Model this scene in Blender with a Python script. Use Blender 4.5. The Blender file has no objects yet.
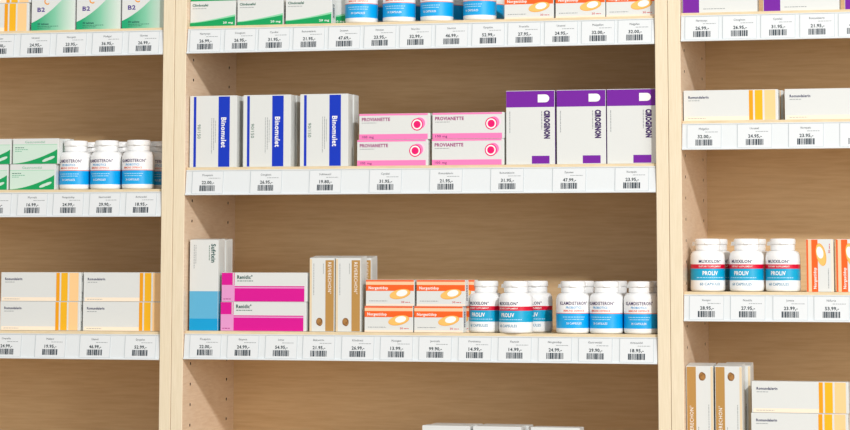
import bpy, bmesh, math, random
from mathutils import Matrix, Vector

# ------------------------------------------------------------------ camera, world, lamps, exposure
SC = bpy.context.scene
COL = SC.collection
MM = 0.001
Z0 = 1.55                                    # height of the camera-fit origin above the floor (m)

SC.view_settings.view_transform = 'Standard'
SC.view_settings.look = 'None'
SC.view_settings.gamma = 1.0
SC.view_settings.use_curve_mapping = False
SC.view_settings.exposure = 0.0

cam_data = bpy.data.cameras.new('camera')
cam = bpy.data.objects.new('camera', cam_data)
COL.objects.link(cam)
SC.camera = cam
cam_data.sensor_fit = 'HORIZONTAL'
cam_data.sensor_width = 36.0
cam_data.lens = 2635.6 / 850 * 36.0
cam_data.shift_y = -(215 + 45.06) / 850
YAW, PITCH, ROLL = 0.259640, 0.114769, 0.000473
cy_, sy_, cp_, sp_ = math.cos(YAW), math.sin(YAW), math.cos(PITCH), math.sin(PITCH)
fwd = Vector((-sy_ * cp_, cy_ * cp_, sp_))
rgt = Vector((cy_, sy_, 0))
up = rgt.cross(fwd)
rgt, up = (math.cos(ROLL) * rgt + math.sin(ROLL) * up), (-math.sin(ROLL) * rgt + math.cos(ROLL) * up)
rm = Matrix((rgt, up, -fwd)).transposed().to_4x4()
cam.matrix_world = Matrix.Translation((1.48102, -4.05406, -0.05518 + Z0)) @ rm

world = bpy.data.worlds.new('world')
SC.world = world
world.use_nodes = True
world.node_tree.nodes['Background'].inputs['Color'].default_value = (1.0, 0.99, 0.965, 1)
world.node_tree.nodes['Background'].inputs['Strength'].default_value = 0.66

def spot_lamp(loc, target, power, size, color):
    ld = bpy.data.lights.new('shop_spotlight', 'AREA')
    ld.shape = 'DISK'
    ld.size = size
    ld.energy = power
    ld.color = color
    o = bpy.data.objects.new('shop_spotlight', ld)
    COL.objects.link(o)
    o.location = loc
    o.rotation_euler = (Vector(target) - Vector(loc)).to_track_quat('-Z', 'Y').to_euler()
    return o
spot_lamp((3.65, -4.5, Z0 + 2.5), (0.4, 0.0, Z0 + 0.05), 240, 0.34, (1.0, 0.995, 0.99))
# daylight from the shop front, far to the right of the shelves
win = spot_lamp((7.0, -5.5, Z0 + 0.55), (0.4, 0.0, Z0 + 0.05), 125, 2.0, (1.0, 0.99, 0.97))
win.name = win.data.name = 'shop_front_daylight'
win.data.shape = 'RECTANGLE'
win.data.size, win.data.size_y = 3.6, 2.0

# ------------------------------------------------------------------ materials
def srgb(r, g, b):
    f = lambda c: (c / 255 / 12.92) if c / 255 <= 0.04045 else ((c / 255 + 0.055) / 1.055) ** 2.4
    return (f(r), f(g), f(b), 1.0)

MATS = {}
def plain(name, rgb, rough=0.5, spec=0.35):
    m = bpy.data.materials.new(name)
    m.use_nodes = True
    b = m.node_tree.nodes['Principled BSDF']
    b.inputs['Base Color'].default_value = srgb(*rgb)
    b.inputs['Roughness'].default_value = rough
    b.inputs['Specular IOR Level'].default_value = spec
    MATS[name] = m
    return m

def card(name, rgb, rough=0.42):
    """printed paper board: a faint fibre mottle over the ink colour"""
    m = plain(name, rgb, rough)
    nt = m.node_tree
    b = nt.nodes['Principled BSDF']
    tc = nt.nodes.new('ShaderNodeTexCoord')
    n = nt.nodes.new('ShaderNodeTexNoise')
    n.inputs['Scale'].default_value = 900
    n.inputs['Detail'].default_value = 2
    nt.links.new(tc.outputs['Object'], n.inputs['Vector'])
    bump = nt.nodes.new('ShaderNodeBump')
    bump.inputs['Strength'].default_value = 0.03
    bump.inputs['Distance'].default_value = 0.0002
    nt.links.new(n.outputs['Fac'], bump.inputs['Height'])
    nt.links.new(bump.outputs['Normal'], b.inputs['Normal'])
    return m

def wood(name, dark, light, scale, stretch, rough=0.45, ring=0.5):
    """birch laminate: stretched noise for the fibres, a slow warped wave for the flame figure"""
    m = bpy.data.materials.new(name)
    m.use_nodes = True
    nt = m.node_tree
    b = nt.nodes['Principled BSDF']
    tc = nt.nodes.new('ShaderNodeTexCoord')
    mp = nt.nodes.new('ShaderNodeMapping')
    mp.inputs['Scale'].default_value = stretch
    nt.links.new(tc.outputs['Object'], mp.inputs['Vector'])
    n1 = nt.nodes.new('ShaderNodeTexNoise')
    n1.inputs['Scale'].default_value = scale
    n1.inputs['Detail'].default_value = 5
    n1.inputs['Roughness'].default_value = 0.6
    nt.links.new(mp.outputs['Vector'], n1.inputs['Vector'])
    n2 = nt.nodes.new('ShaderNodeTexNoise')
    n2.inputs['Scale'].default_value = scale * 0.11
    n2.inputs['Detail'].default_value = 2
    nt.links.new(mp.outputs['Vector'], n2.inputs['Vector'])
    mul = nt.nodes.new('ShaderNodeMath'); mul.operation = 'MULTIPLY'
    mul.inputs[1].default_value = 9.0
    nt.links.new(n2.outputs['Fac'], mul.inputs[0])
    fr = nt.nodes.new('ShaderNodeMath'); fr.operation = 'PINGPONG'
    fr.inputs[1].default_value = 0.5
    nt.links.new(mul.outputs[0], fr.inputs[0])
    mix = nt.nodes.new('ShaderNodeMath'); mix.operation = 'MULTIPLY_ADD'
    mix.inputs[1].default_value = ring
    nt.links.new(fr.outputs[0], mix.inputs[0])
    nt.links.new(n1.outputs['Fac'], mix.inputs[2])
    ramp = nt.nodes.new('ShaderNodeValToRGB')
    ramp.color_ramp.elements[0].position = 0.35
    ramp.color_ramp.elements[1].position = 0.65 + ring * 0.35
    ramp.color_ramp.elements[0].color = srgb(*dark)
    ramp.color_ramp.elements[1].color = srgb(*light)
    nt.links.new(mix.outputs[0], ramp.inputs['Fac'])
    nt.links.new(ramp.outputs['Color'], b.inputs['Base Color'])
    b.inputs['Roughness'].default_value = rough
    b.inputs['Specular IOR Level'].default_value = 0.3
    bump = nt.nodes.new('ShaderNodeBump')
    bump.inputs['Strength'].default_value = 0.06
    bump.inputs['Distance'].default_value = 0.0005
    nt.links.new(n1.outputs['Fac'], bump.inputs['Height'])
    nt.links.new(bump.outputs['Normal'], b.inputs['Normal'])
    MATS[name] = m
    return m

wood('edge_wood', (226, 211, 181), (236, 222, 195), 60, (8, 8, 0.35), ring=0.15)
wood('side_wood', (221, 193, 164), (232, 208, 182), 40, (2, 1, 8), ring=0.35)
wood('back_wood', (212, 178, 134), (224, 193, 150), 34, (0.5, 1, 7), ring=0.22)
wood('shelf_wood', (216, 194, 156), (230, 210, 174), 40, (1, 6, 6), ring=0.3)
wood('floor_wood', (150, 128, 104), (172, 150, 124), 8, (1, 6, 1), ring=0.4)
plain('room_paint', (225, 222, 214), 0.7)
plain('hole_dark', (40, 32, 22), 0.8)
card('white', (220, 223, 221))
plain('plastic', (246, 247, 247), 0.3, 0.45)
plain('rail_white', (222, 227, 229), 0.35, 0.4)
card('tag_white', (224, 228, 230), 0.5)
plain('tag_line', (184, 196, 200), 0.6)
plain('ink', (44, 58, 64), 0.6)
plain('bar_ink', (48, 60, 70), 0.6)
plain('grey_ink', (150, 156, 158), 0.6)
plain('side_print', (206, 206, 206), 0.6)
card('green', (0, 158, 88)); card('green_light', (140, 214, 170)); card('green_pale', (206, 228, 214))
plain('green_ink', (24, 96, 78), 0.6); plain('green_soft_ink', (110, 182, 148), 0.6)
card('blue', (0, 50, 188)); card('orange', (240, 98, 30)); card('peach', (252, 202, 160)); card('peach_pale', (252, 228, 208))
card('pill_tan', (246, 192, 104)); card('pill_edge', (240, 168, 70)); plain('white_ink', (246, 246, 244), 0.5)
plain('red_ink', (205, 60, 70), 0.6)
card('pink', (246, 128, 188)); card('pink_pale', (248, 182, 214)); card('pink_ghost', (250, 214, 230)); card('magenta', (232, 10, 110))
plain('plum_ink', (158, 40, 118), 0.6)
card('purple', (116, 26, 158)); plain('purple_ink', (58, 22, 92), 0.6)
card('sky', (94, 178, 216)); card('cyan', (0, 158, 214)); plain('teal_ink', (8, 78, 74), 0.6)
card('hot_pink', (216, 0, 146)); card('rose', (226, 152, 204))
card('gold', (184, 140, 76)); card('beige', (228, 208, 174)); card('walnut', (128, 86, 42)); card('walnut_light', (170, 122, 66))
card('amber', (238, 160, 10)); card('yellow', (242, 182, 26)); card('apricot', (250, 206, 146)); card('cream', (250, 234, 212))
plain('navy_ink', (40, 44, 90), 0.6); plain('violet_ink', (82, 62, 140), 0.6); card('orange_ink', (238, 152, 40))
plain('label_blue', (0, 166, 232), 0.35, 0.45); plain('label_cyan', (0, 164, 208), 0.35, 0.45)
plain('label_red', (214, 0, 48), 0.35, 0.45); plain('label_line', (236, 120, 90), 0.35); plain('label_white', (246, 247, 247), 0.3, 0.45)
plain('sky_ink', (60, 160, 216), 0.5); plain('coral_ink', (232, 110, 84), 0.5); plain('steel_ink', (110, 160, 190), 0.5)
plain('soft_white_ink', (176, 224, 246), 0.5)

def green_fade():
    m = bpy.data.materials.new('green_fade'); m.use_nodes = True
    nt = m.node_tree; b = nt.nodes['Principled BSDF']
    tc = nt.nodes.new('ShaderNodeTexCoord'); sx = nt.nodes.new('ShaderNodeSeparateXYZ')
    nt.links.new(tc.outputs['Object'], sx.inputs[0])
    mr = nt.nodes.new('ShaderNodeMapRange')
    mr.inputs['From Min'].default_value = -0.030; mr.inputs['From Max'].default_value = 0.036
    nt.links.new(sx.outputs['X'], mr.inputs['Value'])
    rp = nt.nodes.new('ShaderNodeValToRGB')
    rp.color_ramp.elements[0].color = srgb(0, 164, 112)
    rp.color_ramp.elements[1].color = srgb(214, 228, 218)
    e = rp.color_ramp.elements.new(0.5); e.color = srgb(128, 200, 166)
    nt.links.new(mr.outputs['Result'], rp.inputs['Fac'])
    nt.links.new(rp.outputs['Color'], b.inputs['Base Color'])
    b.inputs['Roughness'].default_value = 0.42
    MATS['green_fade'] = m
green_fade()

# ------------------------------------------------------------------ helpers
def link(name, mesh, parent=None, loc=(0, 0, 0), rot=(0, 0, 0)):
    o = bpy.data.objects.new(name, mesh)
    COL.objects.link(o)
    o.location = loc
    o.rotation_euler = rot
    if parent is not None:
        o.parent = parent
    return o

def tag(o, label, cat, group=None):
    o['label'] = label
    o['category'] = cat
    if group:
        o['group'] = group
    return o

def mesh_from(name, verts, faces, mats, idx, smooth=False):
    me = bpy.data.meshes.new(name)
    me.from_pydata(verts, [], faces)
    for m in mats:
        me.materials.append(MATS[m])
    for p, i in zip(me.polygons, idx):
        p.material_index = i
        p.use_smooth = smooth
    me.update()
    return me

def box_bm(bm, x0, x1, y0, y1, z0, z1, mat=0):
    vs = [bm.verts.new((x, y, z)) for x in (x0, x1) for y in (y0, y1) for z in (z0, z1)]
    fs = []
    for q in ((0, 1, 3, 2), (4, 6, 7, 5), (0, 4, 5, 1), (2, 3, 7, 6), (0, 2, 6, 4), (1, 5, 7, 3)):
        f = bm.faces.new([vs[i] for i in q]); f.material_index = mat; fs.append(f)
    return vs, fs

def bm_mesh(bm, name, mats, bevel=0.0, seg=2, smooth=False):
    bmesh.ops.recalc_face_normals(bm, faces=bm.faces)
    if bevel:
        bmesh.ops.bevel(bm, geom=list(bm.edges), offset=bevel, segments=seg, affect='EDGES', profile=0.5)
    me = bpy.data.meshes.new(name)
    bm.to_mesh(me); bm.free()
    for m in mats:
        me.materials.append(MATS[m])
    if smooth:
        for p in me.polygons: p.use_smooth = True
    return me

# ---- flat text, as outlines of unit height
TXT = {}
def text_geo(s, bold=0.0):
    k = (s, bold)
    if k not in TXT:
        cu = bpy.data.curves.new('type', 'FONT')
        cu.body = s
        cu.size = 1.0
        cu.resolution_u = 2
        cu.offset = bold * 0.6
        cu.space_character = 1.08
        o = bpy.data.objects.new('type', cu)
        me = bpy.data.meshes.new_from_object(o)
        v = [(p.co.x, p.co.y) for p in me.vertices]
        f = [tuple(p.vertices) for p in me.polygons]
        bpy.data.objects.remove(o); bpy.data.curves.remove(cu); bpy.data.meshes.remove(me)
        x0 = min(a for a, _ in v); x1 = max(a for a, _ in v)
        TXT[k] = ([((a - x0), b) for a, b in v], f, x1 - x0)
    return TXT[k]

class Sheet:
    """flat print collected in (u, v) millimetres; ink lies a hair proud of the surface it is printed on"""
    def __init__(self):
        self.v, self.f, self.m, self.mats = [], [], [], []
    def mi(self, mat):
        if mat not in self.mats: self.mats.append(mat)
        return self.mats.index(mat)
    def poly(self, pts, mat, lift=0.12):
        b = len(self.v)
        self.v += [(x, y, lift) for x, y in pts]
        self.f.append(tuple(range(b, b + len(pts)))); self.m.append(self.mi(mat))
    def rect(self, x0, x1, y0, y1, mat, lift=0.12):
        self.poly([(x0, y0), (x1, y0), (x1, y1), (x0, y1)], mat, lift)
    def ell(self, cx, cy, rx, ry, mat, ang=0, lift=0.12, n=28):
        c, s = math.cos(ang), math.sin(ang)
        self.poly([(cx + rx * math.cos(t) * c - ry * math.sin(t) * s, cy + rx * math.cos(t) * s + ry * math.sin(t) * c)
                   for t in (2 * math.pi * i / n for i in range(n))], mat, lift)
    def ring(self, cx, cy, r0, r1, mat, lift=0.12, n=28):
        for i in range(n):
            a, b = 2 * math.pi * i / n, 2 * math.pi * (i + 1) / n
            self.poly([(cx + r0 * math.cos(a), cy + r0 * math.sin(a)), (cx + r1 * math.cos(a), cy + r1 * math.sin(a)),
                       (cx + r1 * math.cos(b), cy + r1 * math.sin(b)), (cx + r0 * math.cos(b), cy + r0 * math.sin(b))], mat, lift)
    def text(self, s, x, y, h, w, mat, turn=0, bold=0.02, lift=0.2):
        """s starts at (x, y); cap height h, total width w; turn -1 reads downwards, +1 upwards"""
        v, f, tw = text_geo(s, bold)
        kx, ky = w / tw, h / 0.70
        b = len(self.v)
        for a, c in v:
            a, c = a * kx, c * ky
            if turn == -1: a, c = c, -a
            elif turn == 1: a, c = -c, a
            self.v.append((x + a, y + c, lift))
        i = self.mi(mat)
        for q in f:
            self.f.append(tuple(b + k for k in q)); self.m.append(i)
    def small(self, x, y, w, h, mat, rng, turn=0, lift=0.18):
        """a line of print too small to read: word-length dashes"""
        t = 0.0
        while t < w - 0.5:
            l = min(rng.uniform(1.6, 5.0), w - t)
            if turn == 0: self.rect(x + t, x + t + l, y, y + h, mat, lift)
            else: self.rect(x, x + h, y - t - l, y - t, mat, lift)
            t += l + 0.8
    def mesh(self, name, W=0, H=0, front=0.0):
        """stand the sheet up on the front face y = front of a carton centred on its origin"""
        vs = [((x - W / 2) * MM, (front - l) * MM, (y - H / 2) * MM) for x, y, l in self.v]
        return mesh_from(name, vs, self.f, self.mats, self.m)
    def wrap(self, name, r):
        """bend the sheet round a bottle of radius r, u = 0 facing -Y"""
        vs = [((r + l) * math.sin(x / r) * MM, -(r + l) * math.cos(x / r) * MM, y * MM) for x, y, l in self.v]
        return mesh_from(name, vs, self.f, self.mats, self.m)
    def side(self, name, W):
        """the sheet on the +X end of a carton; u runs back from the front"""
        vs = [((W / 2 + l) * MM, x * MM, y * MM) for x, y, l in self.v]
        return mesh_from(name, vs, self.f, self.mats, self.m)

# ------------------------------------------------------------------ cartons: one builder per design
KIND = {}
def carton(kind, name, W, H, D, parts, flap='end', side_bar=None):
    """parts: list of (part name, Sheet). Carton body is a closed board box with rounded folds, tucked flaps at its ends."""
    bm = bmesh.new()
    box_bm(bm, -W / 2 * MM, W / 2 * MM, -D / 2 * MM, D / 2 * MM, -H / 2 * MM, H / 2 * MM)
    body = bm_mesh(bm, kind + '_body', ['white'], 0.5 * MM, 2)
    ch = [(n, s.mesh(kind + '_' + n, W, H, -D / 2)) for n, s in parts]
    bm = bmesh.new()
    if flap == 'end':        # tuck flap closing the +X end, a thumb notch at its upper edge
        x0, x1 = (W / 2 - 0.2) * MM, (W / 2 + 0.35) * MM
        box_bm(bm, x0, x1, (-D / 2 + 0.9) * MM, (D / 2 - 0.4) * MM, (-H / 2 + 1.0) * MM, (H / 2 - 1.6) * MM)
    elif flap.startswith('open'):   # a lid that has sprung up along its back edge
        lift = float(flap.split()[1]); sg = -1 if lift < 0 else 1
        w = W / 2 - 0.3
        za, zb = sg * (H / 2 - 0.2), sg * (H / 2 + abs(lift))
        A = [[bm.verts.new((x * MM, y * MM, z * MM)) for y, z in ((-D / 2 + 0.5, za), (D / 2 - 0.4, za), (D / 2 - 0.4, zb), (D / 2 - 4, zb), (-D / 2 + 0.5, za + sg * 0.5))] for x in (-w, w)]
        bm.faces.new(A[0]); bm.faces.new(A[1][::-1])
        for i in range(5):
            bm.faces.new((A[0][i], A[0][(i + 1) % 5], A[1][(i + 1) % 5], A[1][i]))
    else:                    # tuck flap on the top
        z0, z1 = (H / 2 - 0.2) * MM, (H / 2 + 0.4) * MM
        vs = []
        w, d = W / 2 - 0.8, D / 2 - 0.6
        prof = [(-w, -d), (w, -d), (w, d - 3), (w - 3, d), (-w + 3, d), (-w, d - 3)]
        lo = [bm.verts.new((x * MM, y * MM, z0)) for x, y in prof]
        hi = [bm.verts.new((x * MM, y * MM, z1)) for x, y in prof]
        bm.faces.new(hi); bm.faces.new(lo[::-1])
        for i in range(6):
            bm.faces.new((lo[i], lo[(i + 1) % 6], hi[(i + 1) % 6], hi[i]))
    ch.append(('tuck_flap', bm_mesh(bm, kind + '_tuck_flap', ['white'])))
    if side_bar:
        s = Sheet(); rng = random.Random(kind)
        if side_bar[0] == 'bar':
            L, mat = side_bar[1], side_bar[2]
            z = -L / 2
            while z < L / 2:
                t = rng.choice((0.5, 0.9, 1.4)); s.rect(-D * 0.22, D * 0.16, z, min(z + t, L / 2), mat, 0.5); z += t + rng.choice((0.5, 0.8))
            ch.append(('barcode', s.side(kind + '_barcode', W)))
        else:
            for c in (-0.18, 0.02, 0.18):
                s.small(c * D, H * 0.42, H * 0.55, 1.1, 'side_print', rng, -1, 0.5)
            ch.append(('side_lettering', s.side(kind + '_side_lettering', W)))
    KIND[kind] = dict(name=name, W=W, H=H, D=D, body=body, ch=ch)

R_ = random.Random(5)
# green swoosh carton
W, H = 78, 41.6
a, b, c, t = Sheet(), Sheet(), Sheet(), Sheet()
cur = lambda x, l, r: l + (r - l) * (x / W) ** 1.35
xs = [W * i / 10 for i in range(11)]
a.poly([(0, 0.2), (W - 0.3, 0.2)] + [(x - 0.15, cur(x, 5.6, 15.8)) for x in reversed(xs)], 'green')
b.poly([(x, cur(x, 5.6, 15.8)) for x in xs] + [(x, cur(x, 6.6, 18.8)) for x in reversed(xs)], 'green_light', 0.08)
t.text('Clindoxafel', 4, 33.0, 3.9, 27, 'green_ink', 0, 0.05); t.small(4, 29.0, 24, 0.9, 'grey_ink', R_)
t2 = Sheet(); t2.text('20 mg', 57, 4.0, 3.2, 17, 'white_ink', 0, 0.03)
carton('swoosh', 'medicine_carton', W, H, 23, [('green_swoosh', a), ('pale_swoosh', b), ('name_lettering', t), ('dose_lettering', t2)], side_bar=('bar', 22, 'bar_ink'))
# vitamin carton
W, H = 77.5, 118
a, t = Sheet(), Sheet()
cv = [(0, 13), (9, 17), (18, 22), (28, 28.5), (38, 36), (48, 45), (54, 50.5), (62, 58.5), (70, 67), (W - 0.3, 76)]
a.poly([(0.2, 0.3), (W - 0.3, 0.3)] + cv[::-1], 'green_fade')
t.text('B2', 10.5, 31.6, 7.0, 13.5, 'violet_ink', 0, 0.05); t.text('C', 22.5, 43.5, 11, 9, 'orange_ink', 0, 0.03)
t.text('30 tablets', 11, 9.6, 2.9, 20, 'teal_ink', 0, 0.06); t.small(11, 6.6, 38, 0.9, 'green_ink', R_); t.small(11, 3.8, 24, 0.9, 'green_ink', R_)
carton('vitamin', 'vitamin_carton', W, H, 34, [('green_field', a), ('lettering', t)], 'top')
# orange band carton
W, H = 79.5, 41.2
a, b, c, p, q, t = (Sheet() for _ in range(6))
a.rect(0.2, W - 0.2, 38.2, H - 0.3, 'orange'); b.rect(0.2, W - 0.2, 33.2, 38.0, 'peach'); c.rect(0.2, W - 0.2, 23.6, 33.2, 'orange')
p.ell(56.5, 18.6, 17.5, 7.4, 'pill_edge', 0.20, 0.2); p.ell(56.2, 19.0, 16.6, 6.7, 'pill_tan', 0.20, 0.28); q.ell(59.6, 20.2, 9.2, 5.0, 'white_ink', 0.20, 0.36)
t.text('Norgestidop', 4.6, 26.2, 4.4, 32, 'white_ink', 0, 0.035, 0.25)
t2 = Sheet(); t3 = Sheet(); t2.small(5.5, 7.2, 30, 1.0, 'grey_ink', R_); t3.text('30', 58.5, 4.8, 2.8, 5, 'red_ink', 0, 0.03); t3.small(65, 5.2, 8, 1.0, 'red_ink', R_)
e = Sheet(); e.rect(0.2, W - 0.2, 0.2, 3.0, 'peach_pale')
carton('orange', 'medicine_carton', W, H, 22, [('orange_band', a), ('peach_band', b), ('orange_band', c), ('pill_emblem', p), ('pill_highlight', q), ('peach_band', e), ('name_lettering', t), ('small_lettering', t2), ('count_lettering', t3)], side_bar=('bar', 24, 'navy_ink'))
# blue stripe carton
W, H = 81, 116.3
a, b, t = Sheet(), Sheet(), Sheet()
a.rect(6.8, 11.2, 0.8, H - 1.2, 'blue'); b.rect(49.6, 69.0, 0.8, H - 1.2, 'blue')
t.text('Binomulet', 54.6, 81.0, 8.4, 49, 'white_ink', -1, 0.04, 0.22)
t.text('90/150', 13.6, 70.0, 5.4, 23, 'green_ink', -1, 0.0)
t.small(41.0, 80.0, 52, 1.0, 'grey_ink', R_, -1); t.small(37.6, 80.0, 58, 0.9, 'grey_ink', R_, -1); t.small(44.2, 76, 36, 0.8, 'grey_ink', R_, -1)
carton('stripe', 'medicine_carton', W, H, 27, [('blue_stripe', a), ('blue_stripe', b), ('lettering', t)], 'top', side_bar=('text',))
# pink target carton
W, H = 117.5, 41.6
a, b, g, e, f, t = (Sheet() for _ in range(6))
a.rect(0.3, W - 3.5, H - 3.0, H - 0.3, 'pink'); b.rect(0.3, W - 3.5, 0.3, 8.8, 'pink')
cx, cy = 96.5, 23.6
g.ell(cx + 7.6, cy + 3.6, 8.6, 8.6, 'pink_ghost', 0, 0.10); g.ell(cx + 4.0, cy + 2.0, 9.2, 9.2, 'pink', 0, 0.16)
e.ell(cx, cy, 9.8, 9.8, 'magenta', 0, 0.22); e.ell(cx, cy, 8.1, 8.1, 'white_ink', 0, 0.28); f.ell(cx, cy, 5.9, 5.9, 'magenta', 0, 0.34)
t.text('PROVIANETTE', 4.6, 29.9, 5.2, 47, 'plum_ink', 0, 0.05); t.small(4.6, 26.4, 24, 0.9, 'grey_ink', R_); t.text('100 mg', 5.0, 2.4, 3.9, 19.5, 'purple_ink', 0, 0.01)
carton('target', 'medicine_carton', W, H, 26, [('pink_band', a), ('pink_band', b), ('ghost_circle', g), ('target_emblem', e), ('target_dot', f), ('lettering', t)])
# purple top carton
W, H = 78.5, 116.8
a, b, p, t = (Sheet() for _ in range(4))
a.rect(0.3, W - 0.3, 90.4, H - 0.8, 'purple'); b.rect(41.5, 70.0, 1.2, 13.6, 'purple')
arc = [(63.5 + 6.6 * math.cos(z), 104.0 + 6.2 * math.sin(z)) for z in (math.pi / 2 - math.pi * i / 10 for i in range(11))]
p.poly([(51.5, 97.8), (51.5, 110.2)] + arc, 'white_ink', 0.22)
t.text('CIROGINON', 62.0, 85.0, 8.6, 44.5, 'purple_ink', -1, 0.11); t.small(57.2, 84, 30, 1.2, 'grey_ink', R_, -1); t.small(5.6, 84, 34, 1.0, 'grey_ink', R_, -1)
s = Sheet(); s.rect(W / 2, 0, 0, 1, 'purple')
carton('purple', 'medicine_carton', W, H, 24, [('purple_band', a), ('purple_patch', b), ('tablet_emblem', p), ('lettering', t)])
s = Sheet(); s.rect(-11.6, 11.6, -H / 2 + 0.8, H / 2 - 0.8, 'purple', 0.5); KIND['purple']['ch'].append(('purple_side', s.side('purple_side', W)))
# tall carton with a blue foot
W, H = 49, 146
a, b, t = Sheet(), Sheet(), Sheet()
a.rect(0.2, W - 0.2, 19.4, 63.4, 'sky'); b.rect(0.2, W - 0.2, 0.4, 19.4, 'cyan')
t.text('Sufrixin', 37.0, 139.5, 7.2, 30, 'teal_ink', -1, 0.05); t.small(33.0, 137, 24, 1.0, 'green_ink', R_, -1); t.small(7.0, 138, 38, 1.0, 'grey_ink', R_, -1); t.small(10.0, 138, 30, 0.9, 'grey_ink', R_, -1)
s = Sheet(); s.rect(-16.0, 16.0, -H / 2 + 0.5, -H / 2 + 19.4, 'cyan', 0.45); s.rect(-16.0, 16.0, -H / 2 + 19.4, -H / 2 + 63.4, 'sky', 0.45)
carton('tall', 'medicine_carton', W, H, 33, [('sky_band', a), ('cyan_band', b), ('lettering', t)], 'open 2.2', side_bar=('text',))
KIND['tall']['ch'].append(('side_band', s.side('tall_side', W)))
# magenta carton
W, H = 144.5, 46.6
a, b, c, d, t = (Sheet() for _ in range(5))
a.rect(0.3, 19.0, 26.6, H - 0.4, 'hot_pink'); a.rect(20.6, 22.0, 26.6, H - 0.4, 'hot_pink')
b.rect(0.3, 22.2, 0.4, 26.6, 'rose'); c.rect(22.2, W - 4.2, 23.4, 25.0, 'hot_pink'); c.rect(22.2, W - 4.2, 21.4, 23.4, 'rose'); d.rect(22.2, W - 4.2, 0.4, 21.4, 'hot_pink')
t.text('Renidic°', 26.5, 36.6, 5.6, 26, 'teal_ink', 0, 0.05); t.small(26.5, 32.6, 28, 1.1, 'green_ink', R_); t.small(3, 3.6, 13, 1.2, 'plum_ink', R_)
carton('magenta', 'medicine_carton', W, H, 26, [('magenta_square', a), ('rose_square', b), ('magenta_line', c), ('magenta_band', d), ('lettering', t)])
# gold band carton
W, H = 41.5, 116.6
a, b, e, t = (Sheet() for _ in range(4))
a.rect(26.6, 40.6, 0.8, H - 3.2, 'gold'); b.rect(0.2, 3.8, 0.8, H - 1.0, 'beige')
rr = random.Random(3)
e.poly([(16.8 + (6.0 + rr.uniform(-0.6, 0.4)) * math.cos(z) * 0.92, 15.5 + (6.6 + rr.uniform(-0.6, 0.4)) * math.sin(z)) for z in (2 * math.pi * i / 18 for i in range(18))], 'walnut')
e.ell(16.0, 16.2, 3.8, 4.4, 'walnut_light', 0.4, 0.2); e.ell(18.6, 12.8, 2.2, 2.8, 'walnut_light', -0.5, 0.2)
t.text('REVERECHON°', 30.8, 110, 5.6, 50, 'white_ink', -1, 0.0, 0.22); t.small(6.6, 108, 50, 0.9, 'grey_ink', R_, -1); t.small(22.6, 108, 16, 0.9, 'grey_ink', R_, -1)
carton('gold', 'medicine_carton', W, H, 36, [('gold_band', a), ('beige_band', b), ('walnut_emblem', e), ('lettering', t)], 'open 4', side_bar=('text',))
carton('gold_upturned', 'medicine_carton', W, H, 36, [('gold_band', a), ('beige_band', b), ('walnut_emblem', e), ('lettering', t)], 'open -4', side_bar=('text',))
# yellow stripes carton
W, H = 143, 47.4
a, b, c, d, t = (Sheet() for _ in range(5))
a.rect(99.5, 105.6, 0.6, H - 0.8, 'amber'); b.rect(108.4, 120.0, 0.6, H - 0.8, 'yellow'); c.rect(123.0, 139.4, 0.6, H - 0.8, 'apricot'); d.rect(2.4, 99.5, 0.4, 6.6, 'cream')
t.text('Romundalerin', 7.4, 34.6, 3.9, 31, 'navy_ink', 0, 0.045); t.small(7.4, 30.8, 17, 1.0, 'grey_ink', R_); t2 = Sheet(); t2.small(6.6, 3.2, 27, 0.8, 'grey_ink', R_)
carton('yellow', 'medicine_carton', W, H, 24, [('amber_stripe', a), ('yellow_stripe', b), ('apricot_stripe', c), ('cream_band', d), ('name_lettering', t), ('small_lettering', t2)])
s = Sheet(); rng = random.Random(8); s.small(-6, 18, 10, 1.6, 'bar_ink', rng, -1, 0.5); s.small(-6, -8, 12, 1.6, 'bar_ink', rng, -1, 0.5)
KIND['yellow']['ch'].append(('side_lettering', s.side('yellow_side', W)))
# pale green carton
W, H = 81, 42.2
a, b, l, p, t = (Sheet() for _ in range(5))
cg = lambda x: 0.6 + 23.5 * (x / W) ** 1.7
xs = [W * i / 12 for i in range(13)]
a.rect(0.3, W - 1.5, 0.3, 31.8, 'green_pale', 0.08); l.rect(0.3, W - 1.5, 31.8, 32.5, 'green_light')
b.poly([(0.4, 0.4), (W - 1.5, 0.4)] + [(min(x, W - 1.5) + (0.4 if x == 0 else 0), cg(x) + 0.3) for x in reversed(xs)], 'green', 0.16)
for q_ in ((58.5, 8.0), (65.5, 10.4)):
    p.ell(q_[0] + 2, q_[1] - 1, 8.0, 2.4, 'green_pale', 0.35, 0.3 + q_[0] * 0.001)
t.text('Gastromidal', 22, 34.6, 3.9, 35, 'green_soft_ink', 0, 0.0); t.small(4, 26.6, 16, 1.1, 'green_ink', R_); t.small(4, 23.4, 24, 1.1, 'green_soft_ink', R_); t.small(4, 20.6, 12, 1.0, 'green_soft_ink', R_)
carton('mint', 'medicine_carton', W, H, 20, [('pale_field', a), ('green_line', l), ('green_swoosh', b), ('tablet_emblem', p), ('lettering', t)])

def put_carton(kind, x0, y0, z0, label, group=None, turn=0, yaw=0.0, sx=1.0):
    """x0: its -X edge, y0: front face, z0: what it stands on (mm, Z from the fit origin); turn in quarter turns anticlockwise seen from the front"""
    k = KIND[kind]
    w, h = (k['W'], k['H']) if turn % 2 == 0 else (k['H'], k['W'])
    loc = ((x0 + w * sx / 2) * MM, (y0 + k['D'] / 2) * MM, Z0 + (z0 + 0.25 + h / 2) * MM)
    o = link(k['name'], k['body'], None, loc, (0, -turn * math.pi / 2, math.radians(yaw)))
    o.scale.x = sx
    for n, me in k['ch']:
        link(n, me, o)
    return tag(o, label, 'medicine box' if k['name'] == 'medicine_carton' else 'vitamin box', group)

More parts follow.
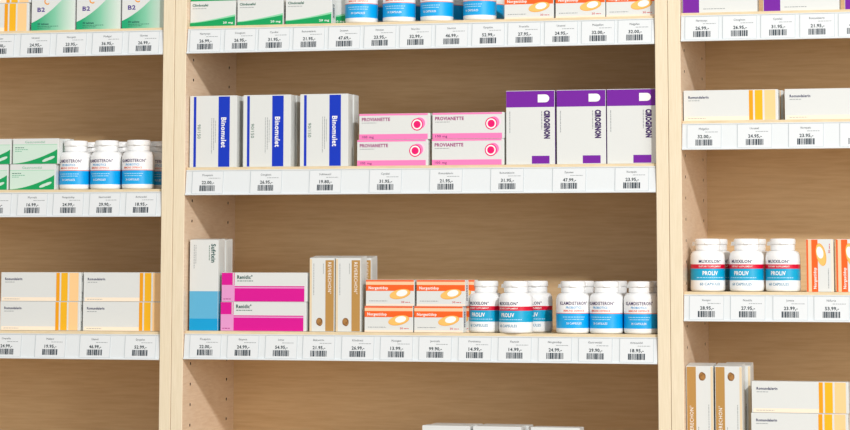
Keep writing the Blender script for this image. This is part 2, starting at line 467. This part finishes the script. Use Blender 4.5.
# ------------------------------------------------------------------ pill bottles
def lathe(name, prof, mat, n=40, mats=None, idx=None):
    vs, fs, mi = [], [], []
    for r, z in prof:
        if r == 0: vs.append([(0, 0, z * MM)])
        else: vs.append([(r * MM * math.sin(2 * math.pi * i / n), -r * MM * math.cos(2 * math.pi * i / n), z * MM) for i in range(n)])
    flat, off = [], []
    for ring in vs:
        off.append(len(flat)); flat += ring
    for k in range(len(prof) - 1):
        a, b = off[k], off[k + 1]
        for i in range(n):
            j = (i + 1) % n
            if len(vs[k]) == 1: fs.append((a, b + j, b + i))
            elif len(vs[k + 1]) == 1: fs.append((a + i, a + j, b))
            else: fs.append((a + i, a + j, b + j, b + i))
            mi.append(idx[k] if idx else 0)
    me = mesh_from(name, flat, fs, mats or [mat], mi, True)
    return me

RB = 26.6
body_me = lathe('bottle_body', [(0, 0), (22.5, 0), (25.2, 0.8), (26.2, 2.2), (RB, 4.5), (RB, 52), (26.3, 55), (25.3, 58), (23.4, 60.6), (20.6, 62.2), (17.6, 62.8), (17.4, 65), (0, 65)], 'plastic')
cap_me = lathe('bottle_cap', [(17.9, 63.2), (18.6, 63.6), (18.8, 64.4), (18.8, 70.6), (18.4, 71.2), (18.4, 71.9), (19.6, 72.1), (19.9, 72.8), (19.7, 78.6), (19.2, 80.2), (18.0, 81), (0, 81.2)], 'plastic')
# thumb lip in front of the lid, hinge tab on its side
def wedge(name, a0, a1, r0, r1, za, zb):
    bm = bmesh.new(); n = 6; rows = []
    for i in range(n + 1):
        t = a0 + (a1 - a0) * i / n
        bulge = math.sin(math.pi * i / n) ** 0.5
        row = []
        for r, z in ((r0, za), (r0 + (r1 - r0) * bulge, za), (r0 + (r1 - r0) * bulge * 0.8, zb), (r0, zb)):
            row.append(bm.verts.new((r * math.sin(t) * MM, -r * math.cos(t) * MM, z * MM)))
        rows.append(row)
    for i in range(n):
        for k in range(4):
            bm.faces.new((rows[i][k], rows[i][(k + 1) % 4], rows[i + 1][(k + 1) % 4], rows[i + 1][k]))
    bm.faces.new(rows[0][::-1]); bm.faces.new(rows[-1])
    return bm_mesh(bm, name, ['plastic'])
lip_me = wedge('thumb_lip', -0.42, 0.42, 19.0, 22.6, 72.4, 74.6)
tab_me = wedge('hinge_tab', -0.17, 0.17, 18.6, 25.8, 70.4, 76.4)

def label_mesh(name, bands):
    """bands: (z0, z1, material) printed round the bottle, one sleeve"""
    prof, idx, mats = [], [], []
    for z0, z1, m in bands:
        if not prof: prof.append((RB + 0.14, z0))
        prof.append((RB + 0.14, z1))
        if m not in mats: mats.append(m)
        idx.append(mats.index(m))
    return lathe(name, prof, None, 40, mats, idx)

lab_blue = label_mesh('label_blue_band', [(7, 8.2, 'label_white'), (8.2, 30.8, 'label_blue'), (30.8, 31.9, 'label_line'), (31.9, 52, 'label_white')])
lab_cyan = label_mesh('label_cyan_band', [(6, 17.2, 'label_white'), (17.2, 35, 'label_cyan'), (35, 41.6, 'label_red'), (41.6, 52, 'label_white')])
def centred(s, txt, y, h, w, mat, bold=0.02): s.text(txt, -w / 2, y, h, w, mat, 0, bold, 0.34)
t = Sheet(); rng = random.Random(11)
centred(t, 'KLAMDISTERON°', 44.4, 5.0, 47, 'purple_ink', 0.03); centred(t, 'PROBIOTICS', 38.6, 3.4, 25, 'sky_ink', 0.03); centred(t, 'IMMUNE DEFENCE', 33.8, 3.0, 34, 'coral_ink', 0.03)
t.small(-18, 25.0, 36, 1.1, 'soft_white_ink', rng, 0, 0.34); t.small(-15, 21.4, 32, 1.1, 'soft_white_ink', rng, 0, 0.34); centred(t, '30 CAPSULES', 14.2, 3.2, 24, 'white_ink', 0.02)
txt_blue = t.wrap('lettering_blue', RB)
t = Sheet()
centred(t, 'MUXXILON°', 43.8, 4.6, 36, 'navy_ink', 0.04); centred(t, 'DIETARY SUPPLEMENT', 37.2, 2.4, 36, 'white_ink', 0.02); centred(t, 'PROLIV', 25.2, 6.0, 24, 'white_ink', 0.05)
t.small(-22, 20.6, 46, 1.2, 'soft_white_ink', rng, 0, 0.34); centred(t, '60 CAPSULES', 9.4, 4.0, 33, 'steel_ink', 0.04)
txt_cyan = t.wrap('lettering_cyan', RB)

def put_bottle(kind, xc, yf, z0, turn, label, group, tab=-1.75):
    """xc: axis, yf: foremost point, turn (deg): how far its lettering is turned towards +X"""
    o = link('pill_bottle', None, None, (xc * MM, (yf + RB) * MM, Z0 + (z0 + 0.25) * MM))
    o.empty_display_size = 0.02
    a = math.radians(turn)
    link('bottle_body', body_me, o)
    c = link('cap', cap_me, o)
    link('thumb_lip', lip_me, c, (0, 0, 0), (0, 0, math.radians(14)))
    link('hinge_tab', tab_me, c, (0, 0, 0), (0, 0, tab))
    l = link('label_sleeve', lab_blue if kind == 'blue' else lab_cyan, o, (0, 0, 0), (0, 0, a))
    link('lettering', txt_blue if kind == 'blue' else txt_cyan, l)
    return tag(o, label, 'pill bottle', group)

# ------------------------------------------------------------------ shelving: three bays of birch laminate
WB, DB = 775.0, 253.0
BASE, TOP = -1550.0, 700.0
SHELVES = {'middle': [-1060, -748, 'x', -434.6, -171.2, 92.3, 322.9, 560], 'first': [-1060, -748, -434.6, -173.0, 57.9, 322.2, 560], 'third': [-1060, -748, -336.0, -105.3, 157.6, 325.9, 560]}
PITCH_MM, HOLE_R = 32.95, 2.7
ZH = 39.0                                     # a hole row measured on the photograph

def side_panel(xin, sgn):
    """one 20 mm panel; inner face at x = xin, solid towards sgn; real shelf-pin holes in two columns of its inner face"""
    xo = xin + sgn * 19.7
    bm = bmesh.new()
    b = 0.8
    # outer shell without the inner face
    def P(x, y, z): return bm.verts.new((x * MM, y * MM, Z0 + z * MM))
    prof = [(xin, b), (xin + sgn * b, 0), (xo - sgn * b, 0), (xo, b), (xo, DB), (xin, DB)]
    lo = [P(x, y, BASE) for x, y in prof]; hi = [P(x, y, TOP) for x, y in prof]
    for i in range(5):
        f = bm.faces.new((lo[i], lo[i + 1], hi[i + 1], hi[i])); f.material_index = 1 if i in (0, 1, 2) else 0
    bm.faces.new(lo); bm.faces.new(hi)
    # inner face: columns of cells, a hole in each cell of the two pin columns
    cols = [(b, 31, 0), (31, 43, 1), (43, DB - 43, 0), (DB - 43, DB - 31, 1), (DB - 31, DB, 0)]
    zs = []
    z = ZH - PITCH_MM / 2
    while z - PITCH_MM > -700: z -= PITCH_MM
    lo_z = z
    while z < 640: zs.append(z); z += PITCH_MM
    hi_z = z
    for y0, y1, hole in cols:
        if not hole:
            bm.faces.new([P(xin, y0, BASE), P(xin, y1, BASE), P(xin, y1, TOP), P(xin, y0, TOP)])
            continue
        for za, zb in ((BASE, lo_z), (hi_z, TOP)):
            bm.faces.new([P(xin, y0, za), P(xin, y1, za), P(xin, y1, zb), P(xin, y0, zb)])
        yc = (y0 + y1) / 2
        for za in zs:
            zc = za + PITCH_MM / 2
            sq = [P(xin, y0, za), P(xin, yc, za), P(xin, y1, za), P(xin, y1, zc), P(xin, y1, za + PITCH_MM), P(xin, yc, za + PITCH_MM), P(xin, y0, za + PITCH_MM), P(xin, y0, zc)]
            an = [-135, -90, -45, 0, 45, 90, 135, 180]
            ci = [P(xin, yc + HOLE_R * math.cos(math.radians(q)), zc + HOLE_R * math.sin(math.radians(q))) for q in an]
            de = [P(xin + sgn * 9, yc + HOLE_R * math.cos(math.radians(q)), zc + HOLE_R * math.sin(math.radians(q))) for q in an]
            for i in range(8):
                j = (i + 1) % 8
                bm.faces.new((sq[i], sq[j], ci[j], ci[i]))
                f = bm.faces.new((ci[i], ci[j], de[j], de[i])); f.material_index = 2
            f = bm.faces.new(de); f.material_index = 2
    return bm_mesh(bm, 'side_panel', ['side_wood', 'edge_wood', 'hole_dark'])

TILT = math.atan2(5.0, 41.0)
def rail_mesh(w):
    prof = [(-1.5, 0), (2.2, 0), (2.4, 1.2), (2.0, 2.4), (0.1, 2.9), (0, 39.4), (1.2, 39.8), (1.2, 41), (-1.5, 41)]
    bm = bmesh.new()
    rows = []
    for x in (0, w):
        r = []
        for n, s in prof:
            y = 1.0 + s * math.sin(TILT) - n * math.cos(TILT); z = s * math.cos(TILT) + n * math.sin(TILT)
            r.append(bm.verts.new((x * MM, y * MM, z * MM)))
        rows.append(r)
    k = len(prof)
    for i in range(k):
        bm.faces.new((rows[0][i], rows[0][(i + 1) % k], rows[1][(i + 1) % k], rows[1][i]))
    bm.faces.new(rows[0][::-1]); bm.faces.new(rows[1])
    return bm_mesh(bm, 'label_rail', ['rail_white'])
rail_me = rail_mesh(WB - 2)

def bay(key, xl, label):
    root = link('shelving_bay', None, None, ((xl + WB / 2) * MM, 0, 0))
    tag(root, label, 'shelving', 'birch shelving bays')
    inv = Matrix.Translation((-(xl + WB / 2) * MM, 0, 0))
    def add(name, me):
        me.transform(inv); return link(name, me, root)
    add('side_panel', side_panel(xl, -1)); add('side_panel', side_panel(xl + WB, 1))
    bm = bmesh.new(); box_bm(bm, (xl - 18) * MM, (xl + WB + 18) * MM, (DB + 0.2) * MM, (DB + 8) * MM, Z0 + BASE * MM, Z0 + TOP * MM)
    add('back_panel', bm_mesh(bm, 'back_panel', ['back_wood']))
    bm = bmesh.new(); box_bm(bm, (xl + 0.3) * MM, (xl + WB - 0.3) * MM, 2 * MM, (DB - 0.5) * MM, Z0 + (TOP - 22) * MM, Z0 + TOP * MM)
    add('top_board', bm_mesh(bm, 'top_board', ['shelf_wood'], 0.6 * MM))
    bm = bmesh.new(); box_bm(bm, (xl + 0.3) * MM, (xl + WB - 0.3) * MM, 20 * MM, 38 * MM, Z0 + BASE * MM, Z0 + (BASE + 90) * MM)
    add('plinth', bm_mesh(bm, 'plinth', ['side_wood'], 0.6 * MM))
    for z in SHELVES[key]:
        if z == 'x': continue
        bm = bmesh.new(); box_bm(bm, (xl + 0.4) * MM, (xl + WB - 0.4) * MM, 8.2 * MM, (DB - 0.4) * MM, Z0 + (z - 21) * MM, Z0 + z * MM)
        s = add('shelf', bm_mesh(bm, 'shelf', ['shelf_wood'], 0.7 * MM))
        link('label_rail', rail_me, s, (-(WB / 2 - 1) * MM, 0, Z0 + (z - 45.2) * MM))
    return root
bay('middle', 0, 'birch shelving bay holding the blue-striped, pink and magenta cartons')
bay('first', -WB - 40, 'birch shelving bay holding the vitamin cartons and pale green cartons')
bay('third', WB + 40, 'birch shelving bay holding the upright orange cartons and purple-ended cartons')

# room shell: the floor the shelving stands on and the wall behind it
bm = bmesh.new(); box_bm(bm, -4, 5.5, -6.5, 0.40, -0.1, 0.0)
fl = link('floor', bm_mesh(bm, 'floor', ['floor_wood'])); fl['kind'] = 'structure'
bm = bmesh.new(); box_bm(bm, -4, 5.5, 0.30, 0.40, 0.0, 3.2)
wl = link('wall_back', bm_mesh(bm, 'wall_back', ['room_paint'])); wl['kind'] = 'structure'

# ------------------------------------------------------------------ price tags in the rails
bm = bmesh.new(); box_bm(bm, -26.8 * MM, 26.8 * MM, -0.35 * MM, 0.35 * MM, -18 * MM, 18 * MM)
tag_me = bm_mesh(bm, 'price_tag', ['tag_white'])
fr = [(-26.8, -18), (26.8, -18), (26.8, 18), (-26.8, 18), (-26.2, -17.8), (26.2, -17.8), (26.2, 17.8), (-26.2, 17.8)]
edge_me = mesh_from('tag_border', [(x * MM, -0.47 * MM, y * MM) for x, y in fr], [(i, (i + 1) % 4, 4 + (i + 1) % 4, 4 + i) for i in range(4)], ['tag_line'], [0] * 4)
def barcode(seed):
    s = Sheet(); r = random.Random(seed); x = -13.5
    while x < 12.8:
        w = r.choice((0.8, 1.2, 1.8, 2.4)); s.rect(x, min(x + w, 13.4), -14.4, -5.0, 'bar_ink'); x += w + r.choice((0.5, 0.7, 1.0))
    return s.mesh('barcode', 0, 0, -0.35)
BARS = [barcode(i) for i in range(8)]
ORD = ['first', 'second', 'third', 'fourth', 'fifth', 'sixth', 'seventh', 'eighth', 'ninth', 'tenth', 'eleventh', 'twelfth', 'thirteenth']
def price_tags(z, rail, items):
    for i, (x, nm, pr) in enumerate(items):
        s = Sheet(); r = random.Random(nm + pr)
        w = 1.95 * len(nm)
        s.text(nm, -w / 2 - 0.5, 10.2, 3.2, w, 'ink', 0, 0.0)
        p = Sheet(); g = Sheet()
        g.small(1.5, 6.2, 20, 0.9, 'grey_ink', r)
        p.text(pr + ',-', -10, -2.8, 5.0, 21, 'ink', 0, 0.05)
        zc = z - 45.2 + 20.9 * math.cos(TILT); yc = 1.0 + 20.9 * math.sin(TILT) - 0.45
        o = link('price_tag', tag_me, None, (x * MM, yc * MM, Z0 + zc * MM), (-TILT, 0, 0))
        link('tag_border', edge_me, o); link('barcode', BARS[r.randrange(8)], o); link('name_lettering', s.mesh('name_lettering', 0, 0, -0.35), o)
        link('price_lettering', p.mesh('price_lettering', 0, 0, -0.35), o); link('small_lettering', g.mesh('small_lettering', 0, 0, -0.35), o)
        tag(o, f'white price tag of {pr} with barcode, {ORD[i]} along rail under the {rail}', 'price tag', 'price tags under the ' + rail)

price_tags(322.2, 'vitamin cartons', [(-331.5, 'Xanader', '28.00'), (-266.6, 'Utramed', '24.95'), (-202.7, 'Norspalt', '23.95'), (-138.8, 'Madigel', '36.95'), (-74.7, 'Glyumax', '26.99')])
price_tags(57.9, 'pale green cartons', [(-331.8, 'Provin', '14.99'), (-267.3, 'Fluroalt', '16.99'), (-203.6, 'Norgestidop', '24.99'), (-139.6, 'Gastromidal', '29.90'), (-76.0, 'Antioxidol', '18.95')])
price_tags(-173.0, 'stacked yellow-striped cartons', [(-309.2, 'Ovarelle', '24.99'), (-231.2, 'Madipur', '19.95'), (-152.9, 'Utamid', '46.99'), (-74.3, 'Gyngelax', '52.99')])
price_tags(322.9, 'green-swoosh cartons', [(32.0, 'Narmysept', '26.99'), (92.1, 'Cinoginon', '26.95'), (150.1, 'Cyndial', '31.95'), (209.3, 'Romundalerin', '21.95'), (268.9, 'Dynamen', '47.69'), (328.6, 'Hemopax', '23.95'), (388.0, 'Norilin', '32.99'), (447.4, 'Sauvize', '46.99'), (507.3, 'Gyngelax', '52.99'), (565.8, 'Froselle', '27.95'), (625.4, 'Utramed', '24.95'), (684.7, 'Malgeflen', '32.00'), (743.1, 'Malgefen', '32.00')])
price_tags(92.3, 'blue-striped cartons', [(38.6, 'Fluspizin', '22.00'), (138.1, 'Cinoginon', '26.95'), (238.0, 'Sublexatil', '19.80'), (338.3, 'Cyndial', '31.95'), (437.9, 'Romundalerin', '21.95'), (537.4, 'Romundalerin', '31.95'), (637.1, 'Dynamen', '47.99'), (736.5, 'Normpaks', '23.95')])
price_tags(-171.2, 'magenta cartons', [(37.3, 'Fluspizin', '22.00'), (101.3, 'Enzymon', '24.99'), (165.7, 'Lenax', '54.95'), (228.5, 'Bakuvirin', '21.95'), (293.3, 'Klindoxal', '26.99'), (357.0, 'Munisgam', '13.99'), (420.2, 'Jevonyle', '99.90'), (484.4, 'Provinetta', '14.99'), (548.7, 'Plamoth', '14.99'), (612.9, 'Norgestidop', '24.99'), (676.8, 'Gastromidal', '29.90'), (741.7, 'Antioxidol', '18.95')])
price_tags(325.9, 'purple-ended cartons', [(848.8, 'Narmysept', '26.99'), (907.7, 'Cinoginon', '26.95'), (967.0, 'Cyndial', '31.95'), (1027.3, 'Romundalerin', '21.95'), (1086.2, 'Dynamen', '47.69')])
price_tags(157.6, 'lone yellow-striped cartons', [(850.4, 'Malgefen', '32.00'), (928.6, 'Utramed', '24.95'), (1007.5, 'Normpaks', '23.95'), (1085.6, 'Cyndial', '41.95')])
price_tags(-105.3, 'upright orange cartons', [(851.1, 'Xanopur', '28.95'), (914.5, 'Novalis', '27.95'), (979.6, 'Jonexa', '23.99'), (1042.0, 'Nifuria', '53.99')])

# ------------------------------------------------------------------ goods, middle bay
F = 16.0
G = 'green-swoosh cartons on the top middle shelf'
z = 322.9
put_carton('swoosh', 0.8, F, z, 'white carton with green swoosh against the post, beside its second twin', G)
put_carton('swoosh', 82.5, F, z, 'white carton with green swoosh between two identical green-swoosh cartons', G, yaw=0.3)
put_carton('swoosh', 165.3, F, z, 'white carton with green swoosh, third from post, its barcoded end showing', G)
put_carton('swoosh', 183.5, F + 26, z, 'green-swoosh carton mostly hidden behind another, beside the blue-banded bottles', G)
put_carton('swoosh', 1.2, F + 2, z + 41.9, 'upper green-swoosh carton stacked on the one against the post', G)
G = 'blue-banded bottles on the top middle shelf'
for i, (xc, tn) in enumerate(((287.1, 2), (350.5, -3), (413.5, -14), (484.7, -18))):
    w = ('white pill bottle with blue band next to the green-swoosh cartons', 'white blue-banded pill bottle, second from green-swoosh cartons on top shelf', 'white blue-banded pill bottle, third from green-swoosh cartons on top shelf', 'white pill bottle with blue band next to the row of orange cartons')[i]
    put_bottle('blue', xc, 13, z, tn, w, G)
    w = ('first', 'second', 'third', 'fourth')[i]
    put_bottle('blue', xc + 5 - (6 if i == 3 else 0), 74, z, tn - 10, f'shaded blue-banded bottle behind the {w} blue-banded bottle from green-swoosh cartons', G)
G = 'orange cartons on the top middle shelf'
put_carton('orange', 530.7, F, z, 'orange-banded white carton on top shelf, beside the blue-banded bottles', G)
put_carton('orange', 613.8, F, z, 'orange-banded white carton between two twins on the top shelf', G)
put_carton('orange', 695.2, F, z, 'orange-banded carton on top shelf, partly shaded against the post', G)

z = 92.3
G = 'blue-striped cartons on the middle shelf'
put_carton('stripe', 2.0, F, z, 'tall white carton with blue stripes standing against the post', G)
put_carton('stripe', 94.0, F, z, 'tall blue-striped white carton, second of three from the post', G)
put_carton('stripe', 190.9, F, z, 'tall blue-striped carton beside the pink target cartons', G)
put_carton('stripe', 192.5, F + 28, z, 'blue-striped carton standing behind the one beside the pink cartons', G)
put_carton('stripe', 95.5, F + 28, z, 'blue-striped carton hidden behind the second one from the post', G)
put_carton('stripe', 3.5, F + 28, z, 'blue-striped carton hidden behind the one against the post', G)
G = 'pink target cartons'
put_carton('target', 287.2, F, z, 'lower pink-banded carton with target emblem beside the blue-striped carton', G)
put_carton('target', 411.4, F, z, 'lower pink-banded carton with target emblem beside the purple-topped carton', G)
put_carton('target', 290.2, F + 1, z + 41.9, 'upper pink-banded carton with target emblem, nearer the blue-striped carton', G)
put_carton('target', 412.2, F, z + 41.9, 'upper pink-banded carton with target emblem, nearer the purple-topped carton', G)
G = 'purple-topped cartons on the middle shelf'
put_carton('purple', 532.9, F, z, 'white carton with purple top standing beside the pink target cartons', G)
put_carton('purple', 614.7, F, z, 'white carton with purple top between two identical purple-topped cartons', G)
put_carton('purple', 695.2, F, z, 'white carton with purple top, partly shaded against the post', G)

z = -171.2
G = 'tall blue-footed cartons'
put_carton('tall', 4.6, F, z, 'tall white carton with blue foot, in front of its twin by the post', G)
put_carton('tall', 5.6, F + 34.5, z, 'tall white carton standing behind the blue-footed carton by the post', G)
G = 'magenta cartons in a stack'
put_carton('magenta', 58.6, F - 1, z, 'magenta and white carton lying under its twin', G)
put_carton('magenta', 59.6, F, z + 46.9, 'magenta and white carton lying on top of its twin', G)
G = 'gold-banded cartons in the middle bay'
put_carton('gold', 208.6, F, z, 'upright white carton with gold band beside the magenta cartons', G)
put_carton('gold', 252.2, F, z, 'upright white carton with gold band beside the stacked orange cartons', G)
put_carton('gold', 258.5, F + 40, z, 'gold-banded carton standing behind the one beside the stacked orange cartons', G)
G = 'orange cartons in a stack'
put_carton('orange', 300.5, F, z, 'orange-banded carton, lower of stack, next to the gold-banded cartons', G)
put_carton('orange', 382.4, F, z, 'orange-banded carton, lower of stack, next to the red-banded bottle', G)
put_carton('orange', 302.6, F, z + 41.4, 'orange-banded carton, upper of stack, next to the gold-banded cartons', G)
put_carton('orange', 386.2, F, z + 41.4, 'orange-banded carton, upper of stack, next to the red-banded bottle', G)
put_carton('orange', 391.0, F + 26, z, 'orange-banded carton hidden behind the lower one next to the red-banded bottle', G)
put_carton('orange', 395.5, F + 26, z + 41.4, 'orange-banded carton peeping out behind the upper one next to red-banded bottle', G)
G = 'red-banded bottles in the middle bay'
put_bottle('cyan', 491.0, 25, z, -16, 'white red-banded pill bottle beside the stacked orange cartons', G)
put_bottle('cyan', 545.3, 1, z, -19, 'white red-banded pill bottle standing out over the shelf edge', G)
put_bottle('cyan', 563.6, 62, z, -6, 'white red-banded pill bottle half hidden behind the one at shelf edge', G)
G = 'blue-banded bottles on the lower middle shelf'
for i, (xc, tn, w) in enumerate(((634.5, 14, 'white blue-banded bottle with gap beside it, near the red-banded bottles'), (687.9, -13, 'white blue-banded bottle between two twins beside the post'), (742.3, 2, 'white blue-banded bottle partly shaded against the post on lower shelf'))):
    put_bottle('blue', xc, 13, z, tn, w, G, -1.75 if i != 1 else 2.2)
    put_bottle('blue', min(xc + 3, 746.5), 70, z, tn, 'blue-banded bottle standing behind the ' + ('first', 'second', 'third')[i] + ' one from the red-banded bottles', G)
z = -434.6
G = 'white-topped cartons on the lowest shelf'
put_carton('vitamin', 395.6, F, z, 'white-topped carton on lowest shelf, first of three, only its top showing', G)
put_carton('vitamin', 478.0, F, z, 'white-topped carton on lowest shelf between two twins, only its top showing', G)
put_carton('vitamin', 571.0, F, z, 'white-topped carton on lowest shelf, third of three, only its top showing', G)
put_carton('vitamin', 400.0, F + 36, z, 'white-topped carton on lowest shelf behind the first of three', G)
put_carton('vitamin', 482.0, F + 36, z, 'white-topped carton on lowest shelf behind the second of three', G)

# ------------------------------------------------------------------ goods, first bay
z = 322.2
G = 'yellow-striped cartons beside the vitamin cartons'
put_carton('yellow', -428.5, F, z, 'lower yellow-striped carton beside the vitamin cartons', G)
put_carton('yellow', -425.5, F, z + 47.7, 'upper yellow-striped carton beside the vitamin cartons', G)
G = 'vitamin cartons'
put_carton('vitamin', -280.2, F, z, 'white vitamin carton with green corner beside the yellow-striped cartons', G)
put_carton('vitamin', -199.6, F, z, 'white vitamin carton with green corner between two twins', G)
put_carton('vitamin', -119.0, F, z, 'white vitamin carton with green corner against the post', G)
z = 57.9
G = 'pale green cartons'
put_carton('mint', -398.6, F, z, 'lower pale green carton farther from the blue-banded bottles', G)
put_carton('mint', -314.0, F, z, 'lower pale green carton beside the blue-banded bottles', G)
put_carton('mint', -393.8, F, z + 42.5, 'upper pale green carton farther from the blue-banded bottles', G)
put_carton('mint', -309.4, F, z + 42.5, 'upper pale green carton beside the blue-banded bottles', G)
put_carton('mint', -299.0, F + 22, z + 42.5, 'pale green carton peeping out behind the upper one beside the bottles', G)
G = 'blue-banded bottles beside the pale green cartons'
for i, (xc, tn, w) in enumerate(((-206.9, -6, 'white blue-banded bottle beside the pale green cartons'), (-152.0, -7, 'white blue-banded bottle between two twins near pale green cartons'), (-96.1, -2, 'white blue-banded bottle, third from the pale green cartons'))):
    put_bottle('blue', xc, 14, z, tn, w, G)
    put_bottle('blue', xc + (17 if i == 2 else 4), 72, z, tn, 'blue-banded bottle behind the ' + ('first', 'second', 'third')[i] + ' one from the pale green cartons', G)
z = -173.0
G = 'stacked yellow-striped cartons'
put_carton('yellow', -328.6, F + 4, z, 'yellow-striped carton, lower one of the stack away from the post', G, sx=0.988)
put_carton('yellow', -183.6, F + 8, z, 'yellow-striped carton, lower one of the stack against the post', G, sx=0.988)
put_carton('yellow', -327.9, F + 4, z + 47.7, 'yellow-striped carton, upper one of the stack away from the post', G, sx=0.988)
put_carton('yellow', -183.0, F + 8, z + 47.7, 'yellow-striped carton, upper one of the stack against the post', G, sx=0.988)

# ------------------------------------------------------------------ goods, third bay
z = 325.9
G = 'purple-ended cartons lying down'
put_carton('purple', 816.4, F, z, 'white carton lying with purple end against the post', G, 1)
put_carton('purple', 943.0, F, z, 'white carton lying with purple end, second from the post', G, 1)
put_carton('purple', 1068.4, F, z, 'white carton lying with purple end, third from the post', G, 1)
z = 157.6
G = 'two lone yellow-striped cartons'
put_carton('yellow', 816.6, F, z, 'single yellow-striped carton lying against the post', G, sx=1.026)
put_carton('yellow', 974.0, F, z, 'single yellow-striped carton lying away from the post', G, sx=1.026)
put_carton('yellow', 821.0, F + 30, z, 'yellow-striped carton hidden behind the single one against the post', G, sx=1.026)
z = -105.3
G = 'red-banded bottles in the bay of upright orange cartons'
for i, (xc, tn, w) in enumerate(((847.8, 17, 'white red-banded bottle beside post in bay with upright orange cartons'), (908.6, -12, 'white red-banded bottle between two twins near upright orange cartons'), (964.5, -10, 'white red-banded bottle next to the upright orange cartons'))):
    put_bottle('cyan', xc, 14, z, tn, w, G)
    if i == 2:
        continue
    put_bottle('cyan', xc + 3, 72, z, tn, 'red-banded bottle behind the ' + ('first', 'second')[i] + ' one in bay with upright orange cartons', G)
G = 'upright orange cartons'
put_carton('orange', 1003.2, F, z, 'orange-banded carton on its end next to the red-banded bottles', G, 1)
put_carton('orange', 1048.4, F, z, 'orange-banded carton on its end, away from the red-banded bottles', G, 1)
z = -336.0
G = 'gold-banded cartons beside the low yellow-striped stack'
put_carton('gold_upturned', 816.2, F, z, 'upturned white carton with gold band standing against the post', G, 2)
put_carton('gold_upturned', 860.6, F, z, 'upturned white carton with gold band beside the low yellow-striped stack', G, 2)
put_carton('gold_upturned', 868.5, F + 38, z, 'upturned gold-banded carton behind the one beside the low yellow-striped stack', G, 2)
G = 'low stack of yellow-striped cartons'
put_carton('yellow', 915.5, F, z, 'yellow-striped carton, lower of stack beside upturned gold-banded cartons', G, sx=1.026)
put_carton('yellow', 916.8, F, z + 47.7, 'yellow-striped carton, upper of stack beside upturned gold-banded cartons', G, sx=1.026)
